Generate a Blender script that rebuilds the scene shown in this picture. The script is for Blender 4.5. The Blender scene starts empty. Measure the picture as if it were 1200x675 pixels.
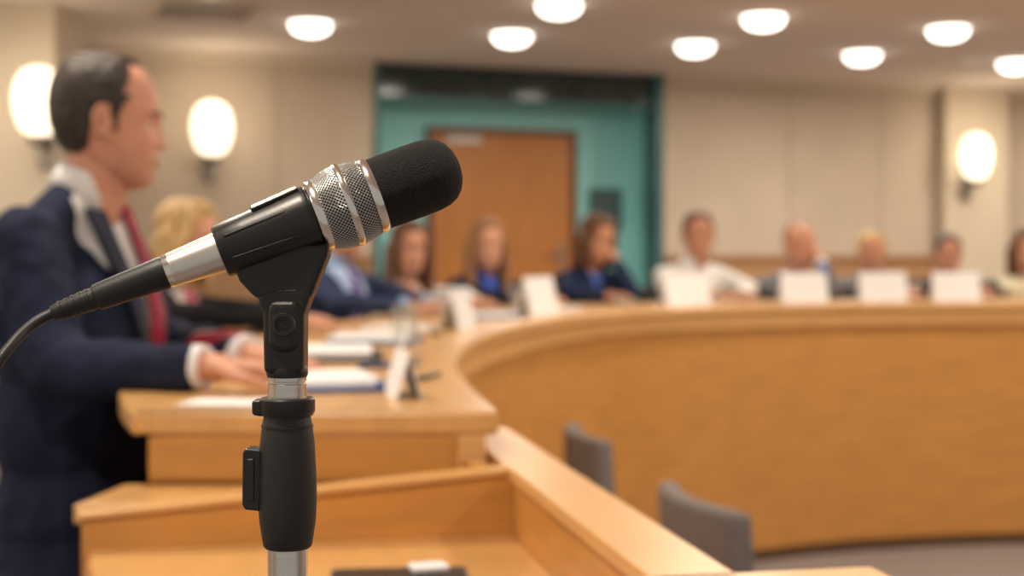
import bpy, bmesh, math, random
from mathutils import Vector, Matrix, Euler
random.seed(4)
scene = bpy.context.scene
V = Vector; R = math.radians
# ------------------------------------------------------------------ materials
def new_mat(name):
    m = bpy.data.materials.new(name); m.use_nodes = True
    return m, m.node_tree.nodes, m.node_tree.links, m.node_tree.nodes["Principled BSDF"]

def mat(name, col, rough=0.5, metal=0.0, var=0.0, vscale=5.0, bump=0.0, bscale=60.0, stretch=None,
        emis=None, estr=0.0, coat=0.0, sheen=0.0, spec=None, detail=4.0, bdist=0.002):
    m, N, L, b = new_mat(name)
    b.inputs["Base Color"].default_value = (*col, 1)
    b.inputs["Roughness"].default_value = rough
    b.inputs["Metallic"].default_value = metal
    if coat: b.inputs["Coat Weight"].default_value = coat; b.inputs["Coat Roughness"].default_value = 0.25
    if sheen: b.inputs["Sheen Weight"].default_value = sheen
    if spec is not None: b.inputs["Specular IOR Level"].default_value = spec
    if emis:
        b.inputs["Emission Color"].default_value = (*emis, 1); b.inputs["Emission Strength"].default_value = estr
    tc = N.new("ShaderNodeTexCoord"); mp = N.new("ShaderNodeMapping")
    L.new(tc.outputs["Object"], mp.inputs["Vector"])
    if stretch: mp.inputs["Scale"].default_value = stretch
    if var > 0:
        n = N.new("ShaderNodeTexNoise"); n.inputs["Scale"].default_value = vscale; n.inputs["Detail"].default_value = detail
        L.new(mp.outputs[0], n.inputs["Vector"])
        r = N.new("ShaderNodeMapRange"); r.inputs["From Min"].default_value = .25; r.inputs["From Max"].default_value = .75
        r.inputs["To Min"].default_value = 1-var; r.inputs["To Max"].default_value = 1+var
        L.new(n.outputs["Fac"], r.inputs["Value"])
        mx = N.new("ShaderNodeVectorMath"); mx.operation = 'SCALE'
        mx.inputs[0].default_value = col
        L.new(r.outputs[0], mx.inputs["Scale"]); L.new(mx.outputs[0], b.inputs["Base Color"])
    if bump > 0:
        n2 = N.new("ShaderNodeTexNoise"); n2.inputs["Scale"].default_value = bscale; n2.inputs["Detail"].default_value = 3
        L.new(mp.outputs[0], n2.inputs["Vector"])
        bp = N.new("ShaderNodeBump"); bp.inputs["Strength"].default_value = bump; bp.inputs["Distance"].default_value = bdist
        L.new(n2.outputs["Fac"], bp.inputs["Height"]); L.new(bp.outputs[0], b.inputs["Normal"])
    return m

def outfit(name, jacket, shirt=None, tie=None, trouser=None, zV=0.8, k=0.35, zT=0.6, tiew=0.022, rough=0.85):
    """cloth colours laid out in the garment's own coordinates (front = +x)"""
    m, N, L, b = new_mat(name)
    b.inputs["Roughness"].default_value = rough; b.inputs["Specular IOR Level"].default_value = 0.15
    tc = N.new("ShaderNodeTexCoord"); sp = N.new("ShaderNodeSeparateXYZ"); L.new(tc.outputs["Object"], sp.inputs[0])
    def M(op, a, c):
        n = N.new("ShaderNodeMath"); n.operation = op
        for i, v in enumerate((a, c)):
            if v is None: continue
            if isinstance(v, (int, float)): n.inputs[i].default_value = v
            else: L.new(v, n.inputs[i])
        return n.outputs[0]
    x, y, z = sp.outputs
    ay = M('ABSOLUTE', y, None)
    rgb = N.new("ShaderNodeRGB"); rgb.outputs[0].default_value = (*jacket, 1); cur = rgb.outputs[0]
    def mix(mask, col):
        nonlocal cur
        mx = N.new("ShaderNodeMix"); mx.data_type = 'RGBA'
        L.new(mask, mx.inputs[0]); L.new(cur, mx.inputs[6]); mx.inputs[7].default_value = (*col, 1)
        cur = mx.outputs[2]
    if shirt:
        vm = M('MULTIPLY', M('LESS_THAN', ay, M('MULTIPLY', M('SUBTRACT', z, zV), k)), M('GREATER_THAN', x, 0.04))
        mix(vm, shirt)
        if tie:
            tm = M('MULTIPLY', vm, M('LESS_THAN', ay, tiew)); mix(tm, tie)
    if trouser: mix(M('LESS_THAN', z, zT), trouser)
    n = N.new("ShaderNodeTexNoise"); n.inputs["Scale"].default_value = 9; n.inputs["Detail"].default_value = 2
    L.new(tc.outputs["Object"], n.inputs["Vector"])
    n2 = N.new("ShaderNodeTexNoise"); n2.inputs["Scale"].default_value = 500; n2.inputs["Detail"].default_value = 1
    L.new(tc.outputs["Object"], n2.inputs["Vector"])
    bp = N.new("ShaderNodeBump"); bp.inputs["Strength"].default_value = .5; bp.inputs["Distance"].default_value = .02
    L.new(n.outputs["Fac"], bp.inputs["Height"])
    bq = N.new("ShaderNodeBump"); bq.inputs["Strength"].default_value = .3; bq.inputs["Distance"].default_value = .001
    L.new(n2.outputs["Fac"], bq.inputs["Height"]); L.new(bp.outputs[0], bq.inputs["Normal"]); L.new(bq.outputs[0], b.inputs["Normal"])
    L.new(cur, b.inputs["Base Color"])
    return m

WOOD = mat("honey_wood", (0.55, 0.262, 0.066), 0.38, var=0.14, vscale=5, stretch=(1, 1, 8), coat=.15)
WOODTOP = mat("honey_wood_top", (0.66, 0.375, 0.14), 0.30, var=0.10, vscale=6, stretch=(6, 1, 1), coat=.25)
WOODEDGE = mat("honey_wood_edge", (0.69, 0.39, 0.15), 0.34, var=0.06, vscale=8)
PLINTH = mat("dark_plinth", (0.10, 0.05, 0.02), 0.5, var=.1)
DOORWOOD = mat("door_wood", (0.50, 0.19, 0.038), 0.42, var=0.16, vscale=5, stretch=(6, 6, .6), coat=.2)
DOORFRAME = mat("door_frame_wood", (0.20, 0.07, 0.022), 0.45, var=.1)
WALLM = mat("wall_fabric", (0.56, 0.475, 0.385), 0.9, var=0.05, vscale=3, bump=.3, bscale=180)
WALLL = mat("wall_paint_light", (0.65, 0.57, 0.46), 0.85, var=0.03, vscale=2, bump=.1, bscale=80)
CEILM = mat("ceiling_tile", (0.72, 0.64, 0.59), 0.95, var=0.04, vscale=1.5, bump=.2, bscale=120)
CARPET = mat("carpet", (0.25, 0.215, 0.21), 0.98, var=0.25, vscale=40, bump=.6, bscale=300)
TEAL = mat("teal_paint", (0.34, 0.76, 0.78), 0.7, var=.05, vscale=3)
TEALD = mat("teal_dark", (0.035, 0.13, 0.14), 0.4, var=.05)
GLASSD = mat("dark_glass", (0.01, 0.03, 0.03), 0.10, spec=.8, var=.1)
LENS = mat("lamp_lens", (0.9, 0.9, 0.85), 0.4, emis=(1, .94, .83), estr=5.0, var=.01)
SHADE = mat("sconce_glass", (0.9, 0.85, 0.75), 0.4, emis=(1, .84, .60), estr=2.1, var=.01)
TRIMW = mat("white_trim", (0.8, 0.78, 0.74), 0.4, var=.02)
BRASS = mat("sconce_metal", (0.30, 0.27, 0.24), 0.35, metal=.9, var=.05)
PAPER = mat("paper", (0.80, 0.81, 0.84), 0.7, var=.02)
BLUEF = mat("blue_folder", (0.03, 0.08, 0.25), 0.5, var=.05)
DARKF = mat("dark_folder", (0.015, 0.016, 0.02), 0.4, var=.05)
CHAIRG = mat("chair_fabric", (0.17, 0.155, 0.155), 0.95, var=.12, vscale=60, bump=.4, bscale=300)
CHAIRB = mat("chair_leather", (0.02, 0.02, 0.022), 0.5, var=.1, bump=.2, bscale=120)
METAL = mat("brushed_metal", (0.72, 0.71, 0.70), 0.24, metal=1, var=.06, vscale=40, stretch=(1, 1, 30))
METALB = mat("mic_body_metal", (0.80, 0.77, 0.74), 0.34, metal=1, var=.05, vscale=60)
WIRE = mat("grille_wire", (0.82, 0.81, 0.80), 0.28, metal=1, var=.05, vscale=80)
RINGM = mat("polished_ring", (0.88, 0.86, 0.83), 0.2, metal=1, var=.03)
BLACKP = mat("black_plastic", (0.011, 0.011, 0.012), 0.36, var=.2, vscale=30, bump=.15, bscale=500, bdist=.0005)
BLACKR = mat("black_rubber", (0.012, 0.012, 0.014), 0.5, var=.2, vscale=40, bump=.3, bscale=700, bdist=.0004)
FOAM = mat("foam_windscreen", (0.013, 0.013, 0.014), 0.95, var=.6, vscale=900, bump=1.0, bscale=1000, bdist=.002)
INNER = mat("grille_inner", (0.03, 0.03, 0.03), 0.9, var=.1)
EYEW = mat("eye_white", (0.6, 0.56, 0.53), 0.3, var=.01)
IRIS = mat("eye_iris", (0.03, 0.02, 0.015), 0.25, var=.05)
SHOE = mat("shoe_leather", (0.015, 0.012, 0.01), 0.35, var=.1)
def skinmat(n, c, beard=0.0):
    m, N, L, b = new_mat(n)
    b.inputs["Roughness"].default_value = .5; b.inputs["Specular IOR Level"].default_value = .4
    b.inputs["Subsurface Weight"].default_value = .15; b.inputs["Subsurface Radius"].default_value = (.02, .008, .004)
    tc = N.new("ShaderNodeTexCoord"); sp = N.new("ShaderNodeSeparateXYZ"); L.new(tc.outputs["Object"], sp.inputs[0])
    no = N.new("ShaderNodeTexNoise"); no.inputs["Scale"].default_value = 28; no.inputs["Detail"].default_value = 3; L.new(tc.outputs["Object"], no.inputs["Vector"])
    mx = N.new("ShaderNodeMix"); mx.data_type = 'RGBA'; mr = N.new("ShaderNodeMapRange")
    mr.inputs["From Min"].default_value = .35; mr.inputs["From Max"].default_value = .7; L.new(no.outputs["Fac"], mr.inputs["Value"])
    L.new(mr.outputs[0], mx.inputs[0]); mx.inputs[6].default_value = (*c, 1); mx.inputs[7].default_value = (c[0]*.96, c[1]*.86, c[2]*.82, 1)
    cur = mx.outputs[2]
    if beard:
        r1 = N.new("ShaderNodeMapRange"); r1.inputs["From Min"].default_value = -.035; r1.inputs["From Max"].default_value = -.07; L.new(sp.outputs[2], r1.inputs["Value"])
        r2 = N.new("ShaderNodeMapRange"); r2.inputs["From Min"].default_value = -.01; r2.inputs["From Max"].default_value = .02; L.new(sp.outputs[0], r2.inputs["Value"])
        mu = N.new("ShaderNodeMath"); mu.operation = 'MULTIPLY'; L.new(r1.outputs[0], mu.inputs[0]); L.new(r2.outputs[0], mu.inputs[1])
        mv = N.new("ShaderNodeMath"); mv.operation = 'MULTIPLY'; L.new(mu.outputs[0], mv.inputs[0]); mv.inputs[1].default_value = beard
        m2 = N.new("ShaderNodeMix"); m2.data_type = 'RGBA'; L.new(mv.outputs[0], m2.inputs[0]); L.new(cur, m2.inputs[6]); m2.inputs[7].default_value = (.25, .15, .115, 1); cur = m2.outputs[2]
    L.new(cur, b.inputs["Base Color"])
    n3 = N.new("ShaderNodeTexNoise"); n3.inputs["Scale"].default_value = 260; L.new(tc.outputs["Object"], n3.inputs["Vector"])
    bp = N.new("ShaderNodeBump"); bp.inputs["Strength"].default_value = .25; bp.inputs["Distance"].default_value = .001
    L.new(n3.outputs["Fac"], bp.inputs["Height"]); L.new(bp.outputs[0], b.inputs["Normal"])
    return m
SKIN = skinmat("skin_fair", (0.62, 0.34, 0.235)); SKIN2 = skinmat("skin_tan", (0.53, 0.275, 0.18)); SKIN3 = skinmat("skin_pink", (0.60, 0.31, 0.21), .3)
LIP = mat("lips", (0.42, 0.17, 0.13), .5, var=.05)
def hairmat(n, c): return mat(n, c, 0.5, var=.5, vscale=70, stretch=(1, 1, .25), bump=1.0, bscale=160, bdist=.004)
H_DARK = hairmat("hair_dark", (0.026, 0.017, 0.012)); H_BROWN = hairmat("hair_brown", (0.11, 0.045, 0.02))
H_BLONDE = hairmat("hair_blonde", (0.50, 0.33, 0.14)); H_LBROWN = hairmat("hair_light_brown", (0.28, 0.14, 0.06)); H_GING = hairmat("hair_ginger", (0.30, 0.13, 0.06))
CLOUD = bpy.data.textures.new("fold_noise", 'CLOUDS'); CLOUD.noise_scale = .11; CLOUD.noise_depth = 2
LOCK = bpy.data.textures.new("lock_noise", 'CLOUDS'); LOCK.noise_scale = .012; LOCK.noise_depth = 2

# ------------------------------------------------------------------ mesh helpers
def link(o, parent=None, M=None):
    scene.collection.objects.link(o)
    if parent: o.parent = parent
    if M is not None: o.matrix_local = M
    return o
def empty(name, loc=(0, 0, 0), rz=0.0, parent=None):
    e = bpy.data.objects.new(name, None); e.empty_display_size = .1
    link(e, parent); e.location = loc; e.rotation_euler = (0, 0, rz); return e
def finish(name, bm, m, parent=None, M=None, bevel=0, smooth=False, segs=2, recalc=True):
    if recalc: bmesh.ops.recalc_face_normals(bm, faces=bm.faces)
    me = bpy.data.meshes.new(name); bm.to_mesh(me); bm.free()
    for mm in (m if isinstance(m, (list, tuple)) else [m]): me.materials.append(mm)
    o = bpy.data.objects.new(name, me); link(o, parent, M)
    if smooth:
        for p in me.polygons: p.use_smooth = True
    if bevel:
        b = o.modifiers.new("bev", 'BEVEL'); b.width = bevel; b.segments = segs; b.limit_method = 'ANGLE'; b.angle_limit = math.radians(40)
    return o
def add_box(bm, c, s, M=None):
    r = bmesh.ops.create_cube(bm, size=1.0)
    mm = Matrix.Translation(c) @ Matrix.Diagonal((*s, 1))
    if M is not None: mm = M @ mm
    bmesh.ops.transform(bm, matrix=mm, verts=r['verts']); return r['verts']
def box(name, c, s, m, parent=None, rz=0.0, bevel=0.0, M=None):
    bm = bmesh.new(); add_box(bm, (0, 0, 0), s)
    mm = M if M is not None else Matrix.Translation(c) @ Matrix.Rotation(rz, 4, 'Z')
    return finish(name, bm, m, parent, mm, bevel)
def prism(name, pts, z0, z1, m, parent=None, bevel=0.0):
    bm = bmesh.new(); n = len(pts)
    a = z0 if isinstance(z0, (list, tuple)) else [z0]*n; b = z1 if isinstance(z1, (list, tuple)) else [z1]*n
    lo = [bm.verts.new((p[0], p[1], a[i])) for i, p in enumerate(pts)]
    hi = [bm.verts.new((p[0], p[1], b[i])) for i, p in enumerate(pts)]
    bm.faces.new(lo); bm.faces.new(hi)
    for i in range(n):
        j = (i+1) % n; bm.faces.new((lo[i], lo[j], hi[j], hi[i]))
    return finish(name, bm, m, parent, None, bevel)
def lathe(name, prof, m, parent=None, M=None, segs=48, closed=True, smooth=True, bevel=0):
    bm = bmesh.new(); rings = []
    for r, h in prof:
        if r < 1e-6: rings.append([bm.verts.new((0, 0, h))])
        else: rings.append([bm.verts.new((r*math.cos(2*math.pi*i/segs), r*math.sin(2*math.pi*i/segs), h)) for i in range(segs)])
    for a, b in zip(rings[:-1], rings[1:]):
        for i in range(segs):
            j = (i+1) % segs
            if len(a) == 1 and len(b) == 1: continue
            if len(a) == 1: bm.faces.new((a[0], b[i], b[j]))
            elif len(b) == 1: bm.faces.new((a[i], a[j], b[0]))
            else: bm.faces.new((a[i], a[j], b[j], b[i]))
    if closed:
        if len(rings[0]) > 1: bm.faces.new(rings[0])
        if len(rings[-1]) > 1: bm.faces.new(rings[-1])
    o = finish(name, bm, m, parent, M, bevel, smooth)
    if smooth:
        try: o.data.set_sharp_from_angle(angle=math.radians(38))
        except Exception: pass
    return o
def p_ell(bm, c, r, rot=None, u=16, v=10):
    M = Matrix.Translation(c)
    if rot: M = M @ Euler(rot).to_matrix().to_4x4()
    bmesh.ops.create_uvsphere(bm, u_segments=u, v_segments=v, radius=1.0, matrix=M @ Matrix.Diagonal((*r, 1)))
def p_cap(bm, a, b, r0, r1, flat=1.0, u=16):
    a = V(a); b = V(b); d = b-a
    q = V((0, 0, 1)).rotation_difference(d.normalized()) if d.length > 1e-6 else Matrix.Identity(3).to_quaternion()
    res = bmesh.ops.create_uvsphere(bm, u_segments=u, v_segments=9, radius=1.0)
    for v in res['verts']:
        co = v.co.copy(); r, base = (r1, b) if co.z > 0 else (r0, a)
        v.co = base + q @ V((co.x*r, co.y*r*flat, co.z*r))
def organic(name, parts, m, voxel, it, parent=None, M=None, folds=0, tex=None):
    bm = bmesh.new()
    for p in parts:
        if p[0] == 'e': p_ell(bm, *p[1:])
        else: p_cap(bm, *p[1:])
    o = finish(name, bm, m, parent, M, recalc=False, smooth=True)
    r = o.modifiers.new("rm", 'REMESH'); r.mode = 'VOXEL'; r.voxel_size = voxel; r.use_smooth_shade = True
    if it:
        s = o.modifiers.new("sm", 'SMOOTH'); s.iterations = it; s.factor = .5
    if folds:
        d = o.modifiers.new("folds", 'DISPLACE'); d.texture = tex or CLOUD; d.strength = folds; d.mid_level = .5
    return o

# ------------------------------------------------------------------ room
CZ = 2.85
E1 = V((.943, .333, 0)).normalized(); E2 = V((-E1.y, E1.x, 0)); W0 = V((0, 10.6, 0)); WA = math.atan2(E1.y, E1.x)
def wb(name, u0, u1, v0, v1, z0, z1, m, parent=None, bevel=0):
    c = W0 + E1*((u0+u1)/2) + E2*((v0+v1)/2) + V((0, 0, (z0+z1)/2))
    return box(name, c, (u1-u0, v1-v0, z1-z0), m, parent, WA, bevel)
def wp(u, v, z): return W0 + E1*u + E2*v + V((0, 0, z))

prism("floor", [(-5.5, -1.5), (7.5, -1.5), (7.5, 14.5), (-5.5, 14.5)], -.1, 0, CARPET)
prism("ceiling", [(-5.5, -1.5), (7.5, -1.5), (7.5, 14.5), (-5.5, 14.5)], CZ, CZ+.1, CEILM)
UL, UR, AL, AR = -5.2, 7.0, -1.06, 1.24
wb("wall_back_left", UL, AL, 0, .2, 0, CZ, WALLM)
wb("wall_back_right", AR, UR, 0, .2, 0, CZ, WALLM)
box("wall_left", (-4.75, 4.0, CZ/2), (.15, 10.4, CZ), WALLM)
box("wall_right", (6.6, 5.8, CZ/2), (.15, 13.6, CZ), WALLM)
wb("wall_alcove", AL-.1, AR+.1, .55, .65, 0, CZ, TEAL)
wb("wall_alcove_left", AL-.06, AL, .2, .55, 0, CZ, TEAL)
wb("wall_alcove_right", AR, AR+.06, .2, .55, 0, CZ, TEAL)
wb("trim_1", AL, AL+.05, -.02, .2, .45, CZ, TEALD, bevel=.004)
wb("trim_2", AR-.07, AR, -.02, .2, .45, CZ, TEALD, bevel=.004)
wb("trim_3", AL+.05, AR-.07, .06, .10, CZ-.23, CZ, GLASSD)
wb("trim_4", AL+.05, AR-.07, .03, .12, CZ-.255, CZ-.23, TEALD)
dr = empty("door_1", wp(0, .55, 0), WA)
DL, DR_, DT = -.51, .72, 2.44
def dbox(n, u0, u1, v0, v1, z0, z1, m, bevel=.004):
    return box(n, ((u0+u1)/2, (v0+v1)/2, (z0+z1)/2), (u1-u0, v1-v0, z1-z0), m, dr, 0, bevel)
dbox("frame_left", DL, DL+.05, -.07, 0, .45, DT, DOORFRAME); dbox("frame_right", DR_-.05, DR_, -.07, 0, .45, DT, DOORFRAME)
dbox("frame_top", DL+.05, DR_-.05, -.07, 0, DT-.05, DT, DOORFRAME)
dbox("leaf", DL+.052, DR_-.052, -.045, 0, .46, DT-.052, DOORWOOD)
dbox("panel_upper", DL+.18, DR_-.18, -.050, -.045, 1.45, DT-.2, DOORWOOD); dbox("panel_lower", DL+.18, DR_-.18, -.050, -.045, .6, 1.3, DOORWOOD)
dbox("handle_plate", DR_-.15, DR_-.11, -.06, -.045, 1.35, 1.55, BRASS); dbox("handle_lever", DR_-.24, DR_-.12, -.10, -.085, 1.45, 1.47, BRASS); dbox("handle_stem", DR_-.14, DR_-.12, -.09, -.05, 1.45, 1.47, BRASS)
dbox("door_closer", DL+.15, DL+.42, -.1, -.045, DT-.12, DT-.07, TRIMW)
nb = empty("notice_board", wp(.98, .545, 1.82), WA)
box("board", (0, -.015, 0), (.28, .03, .34), TEALD, nb, 0, .005); box("sheet", (0, -.033, 0), (.2, .004, .26), mat("notice_grey", (.10, .15, .16), .6, var=.1), nb)
WSC = mat("wainscot_wood", (.42, .24, .12), .5, var=.12, vscale=5, stretch=(5, 5, .7)); RLW = mat("rail_wood", (.30, .14, .05), .45, var=.1)
for i, (nm, a, b) in enumerate([("wainscot_panelling_left", -4.9, AL-.02), ("wainscot_panelling_right", AR+.02, 6.9)]):
    wb(nm, a, b, -.03, -.001, .452, 1.40, WSC)
    wb("trim_%d" % (5+i), a, b, -.05, -.001, 1.40, 1.45, RLW, bevel=.005)
wb("wall_pilaster", 3.74, 4.36, -.13, -.052, .452, CZ, WALLL, bevel=.006)
SEAM = mat("seam", (.42, .36, .30), .8, var=.05)
for i, u in enumerate([-2.95, -1.75, 2.35, 3.2, 5.2]):
    wb("trim_%d" % (8+i), u, u+.012, -.006, 0, 1.45, CZ, SEAM)
wb("trim_14", -4.9, AL, -.05, 0, CZ-.06, CZ, WALLL, bevel=.005); wb("trim_15", AR, 6.9, -.05, 0, CZ-.06, CZ, WALLL, bevel=.005)
col = empty("wall_column", (-2.84, 8.15, 0), 0.0)
box("shaft", (0, 0, (CZ+.45)/2+.001), (.62, .5, CZ-.452), WALLL, col, 0, .01); box("base", (0, 0, .56), (.68, .56, .2), WALLM, col, 0, .01)

def sconce(loc, rz, power=6):
    e = empty("wall_sconce", loc, rz)
    box("backplate", (0, -.012, -.2), (.09, .024, .34), BRASS, e, 0, .01)
    box("arm", (0, -.07, -.24), (.03, .12, .03), BRASS, e, 0, .005)
    lathe("cup", [(.0, 0), (.055, .0), (.07, .035), (.065, .05), (0, .05)], BRASS, e, Matrix.Translation((0, -.12, -.245)), 32)
    lathe("shade", [(0, -.195), (.06, -.19), (.105, -.15), (.135, -.06), (.14, .02), (.125, .10), (.09, .155), (.04, .178), (0, .182)], SHADE, e,
          Matrix.Translation((0, -.14, 0)) @ Matrix.Diagonal((1, .65, 1, 1)), 40)
    l = bpy.data.lights.new("sconce_bulb", 'POINT'); l.energy = power; l.color = (1, .8, .55); l.shadow_soft_size = .12
    o = bpy.data.objects.new("sconce_bulb", l); link(o, e); o.location = (0, -.36, .05)
    return e
sconce(wp(-2.22, 0, 2.33), WA)
sconce(wp(3.93, -.13, 2.27), WA)
sconce((-2.575, 7.9, 2.30), 0, 4)

dl_me = None
def downlight(p, lamp=0):
    global dl_me
    if dl_me is None:
        bm = bmesh.new(); S = 32
        prof = [(.14, 0, 0), (.14, -.006, 0), (.125, -.010, 0), (.122, -.010, 1), (.112, -.045, 1), (.08, -.068, 1), (.04, -.078, 1), (0, -.082, 1)]
        rings = []
        for r, h, k in prof:
            rings.append([bm.verts.new((r*math.cos(2*math.pi*i/S), r*math.sin(2*math.pi*i/S), h)) for i in range(S)] if r > 0 else [bm.verts.new((0, 0, h))])
        for q in range(len(prof)-1):
            a, b = rings[q], rings[q+1]
            for i in range(S):
                j = (i+1) % S
                f = bm.faces.new((a[i], a[j], b[j], b[i]) if len(b) > 1 else (a[i], a[j], b[0]))
                f.material_index = prof[q+1][2]; f.smooth = True
        bmesh.ops.recalc_face_normals(bm, faces=bm.faces)
        dl_me = bpy.data.meshes.new("recessed_downlight"); bm.to_mesh(dl_me); bm.free()
        dl_me.materials.append(TRIMW); dl_me.materials.append(LENS)
    o = bpy.data.objects.new("recessed_downlight", dl_me); link(o); o.location = (p[0], p[1], CZ)
    if lamp:
        l = bpy.data.lights.new("downlight_lamp", 'AREA'); l.shape = 'DISK'; l.size = .22; l.energy = lamp; l.color = (1, .86, .69)
        lo = bpy.data.objects.new("downlight_lamp", l); link(lo, o); lo.location = (0, 0, -.092)
base = V((0, 8.98, 0)); st = E1*1.28; dn = V((.26, -1.08, 0))
for r in range(0, 9):
    for k in range(-4, 5):
        p = base + dn*r + st*k
        if p.x < -4.4 or p.x > 6.2 or p.y < -1.0: continue
        if r >= 2 and r % 2 == 0: continue
        if (r == 0 and k <= -2) or (r == 1 and k == -1): continue
        lamp = 0
        if r in (0, 3, 5, 7) and k % 2 == 0: lamp = 27
        if r == 1 and k % 2: lamp = 22
        downlight(p, lamp)
cv = empty("ceiling_vent", (-1.75, 8.1, CZ), WA)
box("frame", (0, 0, -.01), (.6, .6, .02), WALLL, cv, 0, .004)
VS = mat("vent_slat", (.35, .31, .29), .6, var=.05)
for i in range(6): box("slat_%d" % i, (0, -.22+i*.088, -.024), (.5, .03, .012), VS, cv)
lathe("smoke_detector", [(.07, 0), (.07, -.02), (.05, -.045), (0, -.05)], TRIMW, None, Matrix.Translation((3.2, 10.0, CZ)), 24)
lathe("ceiling_speaker", [(.1, 0), (.1, -.01), (.08, -.02), (0, -.02)], TRIMW, None, Matrix.Translation((-1.6, 7.6, CZ)), 24)

# ------------------------------------------------------------------ council desk (curved)
CP = [(-.03, 1.7), (-.05, 2.1), (-.10, 2.5), (-.15, 3.05), (-.145, 3.7), (-.08, 4.35), (.10, 5.2), (.38, 5.9), (.82, 6.45), (1.7, 6.93), (2.9, 7.12), (4.1, 6.9), (5.0, 6.2), (5.5, 5.2)]
ARC = []
for i in range(1, len(CP)-2):
    p0, p1, p2, p3 = [V((*CP[i+k], 0)) for k in (-1, 0, 1, 2)]
    for j in range(10):
        t = j/10
        ARC.append(.5*((2*p1)+(-p0+p2)*t+(2*p0-5*p1+4*p2-p3)*t*t+(-p0+3*p1-3*p2+p3)*t**3))
ARC.append(V((*CP[-2], 0)))
NRM = []
for i in range(len(ARC)):
    a = ARC[max(i-1, 0)]; b = ARC[min(i+1, len(ARC)-1)]; t = (b-a).normalized(); NRM.append(V((-t.y, t.x, 0)))
NRM[0] = V((-1, 0, 0))
T = 1.22
def ring(name, o0, o1, z0, z1, m, parent, i0=0, bevel=0, taper=False, clamp=False):
    bm = bmesh.new(); prev = None
    for i in range(i0, len(ARC)):
        w = o1
        if taper: w = o1 - .14*max(0, 1-i/18)
        a = ARC[i]+NRM[i]*o0; b = ARC[i]+NRM[i]*w
        if clamp:
            b.x = max(b.x, -4.6)
            v = (b-W0).dot(E2)
            if v > -.01: b = b - E2*(v+.01)
            b.x = min(b.x, 6.5)
        q = [bm.verts.new((a.x, a.y, z0)), bm.verts.new((b.x, b.y, z0)), bm.verts.new((b.x, b.y, z1)), bm.verts.new((a.x, a.y, z1))]
        if prev:
            for k in range(4):
                bm.faces.new((prev[k], prev[(k+1) % 4], q[(k+1) % 4], q[k]))
        else: bm.faces.new(q)
        prev = q
    bm.faces.new(prev)
    return finish(name, bm, m, parent, None, bevel)
desk = empty("curved_council_desk")
ring("desk_top", -.03, .64, T-.035, T, WOODTOP, desk, bevel=.006, taper=True)
ring("top_fascia", -.012, .03, T-.105, T-.035, WOODEDGE, desk, bevel=.003)
ring("front_panel", .012, .045, .06, T-.105, WOOD, desk)
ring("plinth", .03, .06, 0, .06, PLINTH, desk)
box("end_fascia", (-.298, 2.12, T-.07), (.485, .03, .07), WOOD, desk, 0, .003)
box("end_panel", (-.298, 2.125, (T-.105)/2), (.485, .025, T-.105), WOOD, desk)
ring("raised_platform", .07, 6.0, 0, .45, CARPET, None, i0=18, clamp=True)

# ------------------------------------------------------------------ lectern
lec = empty("lectern")
Wd = V((.982, .19, 0)); Rd = V((.19, -.982, 0)); B = V((0, 2.0, 0))
def L(a, b): p = B + Wd*a + Rd*b; return (p.x, p.y)
prism("body", [L(-.58, 0), L(0.0, 0), L(0.0, .71), (-.30, 1.22), (-.42, 1.45)], 0, 1.05, WOOD, lec)
prism("tray_floor", [L(-.575, .0), L(-.001, .0), L(-.001, .71), (-.30, 1.225), (-.415, 1.45)], 1.05, 1.056, WOODTOP, lec)
prism("back_wall", [L(-.585, -.028), L(0, -.028), L(0, 0), L(-.585, 0)], 1.0, [1.098, 1.143, 1.143, 1.098], WOOD, lec)
prism("back_wall_cap", [L(-.59, -.032), L(0, -.032), L(0, .006), L(-.59, .006)], [1.098, 1.143, 1.143, 1.098], [1.107, 1.152, 1.152, 1.107], WOODEDGE, lec, .002)
prism("side_rail", [L(0, -.46), L(.07, -.46), L(.07, .71), L(0, .71)], 0, 1.135, WOOD, lec)
prism("side_rail_cap", [L(-.006, -.46), L(.078, -.46), L(.078, .71), L(-.006, .71)], 1.135, 1.153, WOODEDGE, lec, .002)
prism("front_wall", [L(-.43, .71), L(.2, .71), L(.2, .775), L(-.43, .775)], .9, 1.135, WOOD, lec)
prism("front_wall_cap", [L(-.435, .698), L(.215, .698), L(.215, .78), L(-.435, .78)], 1.135, 1.153, WOODEDGE, lec, .002)
prism("lower_shelf", [(-.575, 2.10), (-.06, 2.10), L(-.002, -.04), L(-.60, -.04)], 1.085, 1.112, WOODTOP, lec, .003)
prism("shelf_body", [(-.56, 2.10), (-.06, 2.10), L(-.004, -.04), L(-.58, -.04)], 0, 1.085, WOOD, lec)
prism("shelf_upright", [(-.075, 2.09), (-.055, 2.09), L(-.02, -.04), L(-.045, -.04)], 1.112, 1.15, WOOD, lec, .002)
ft = empty("tablet_folder", (-.125, 1.60, 1.057), .10)
box("cover", (0, 0, .006), (.165, .27, .012), DARKF, ft, 0, .003); box("page", (.0, .0, .0135), (.14, .24, .003), BLACKP, ft); box("white_slip", (.035, .105, .018), (.045, .035, .006), PAPER, ft, .2, .002)

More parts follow.
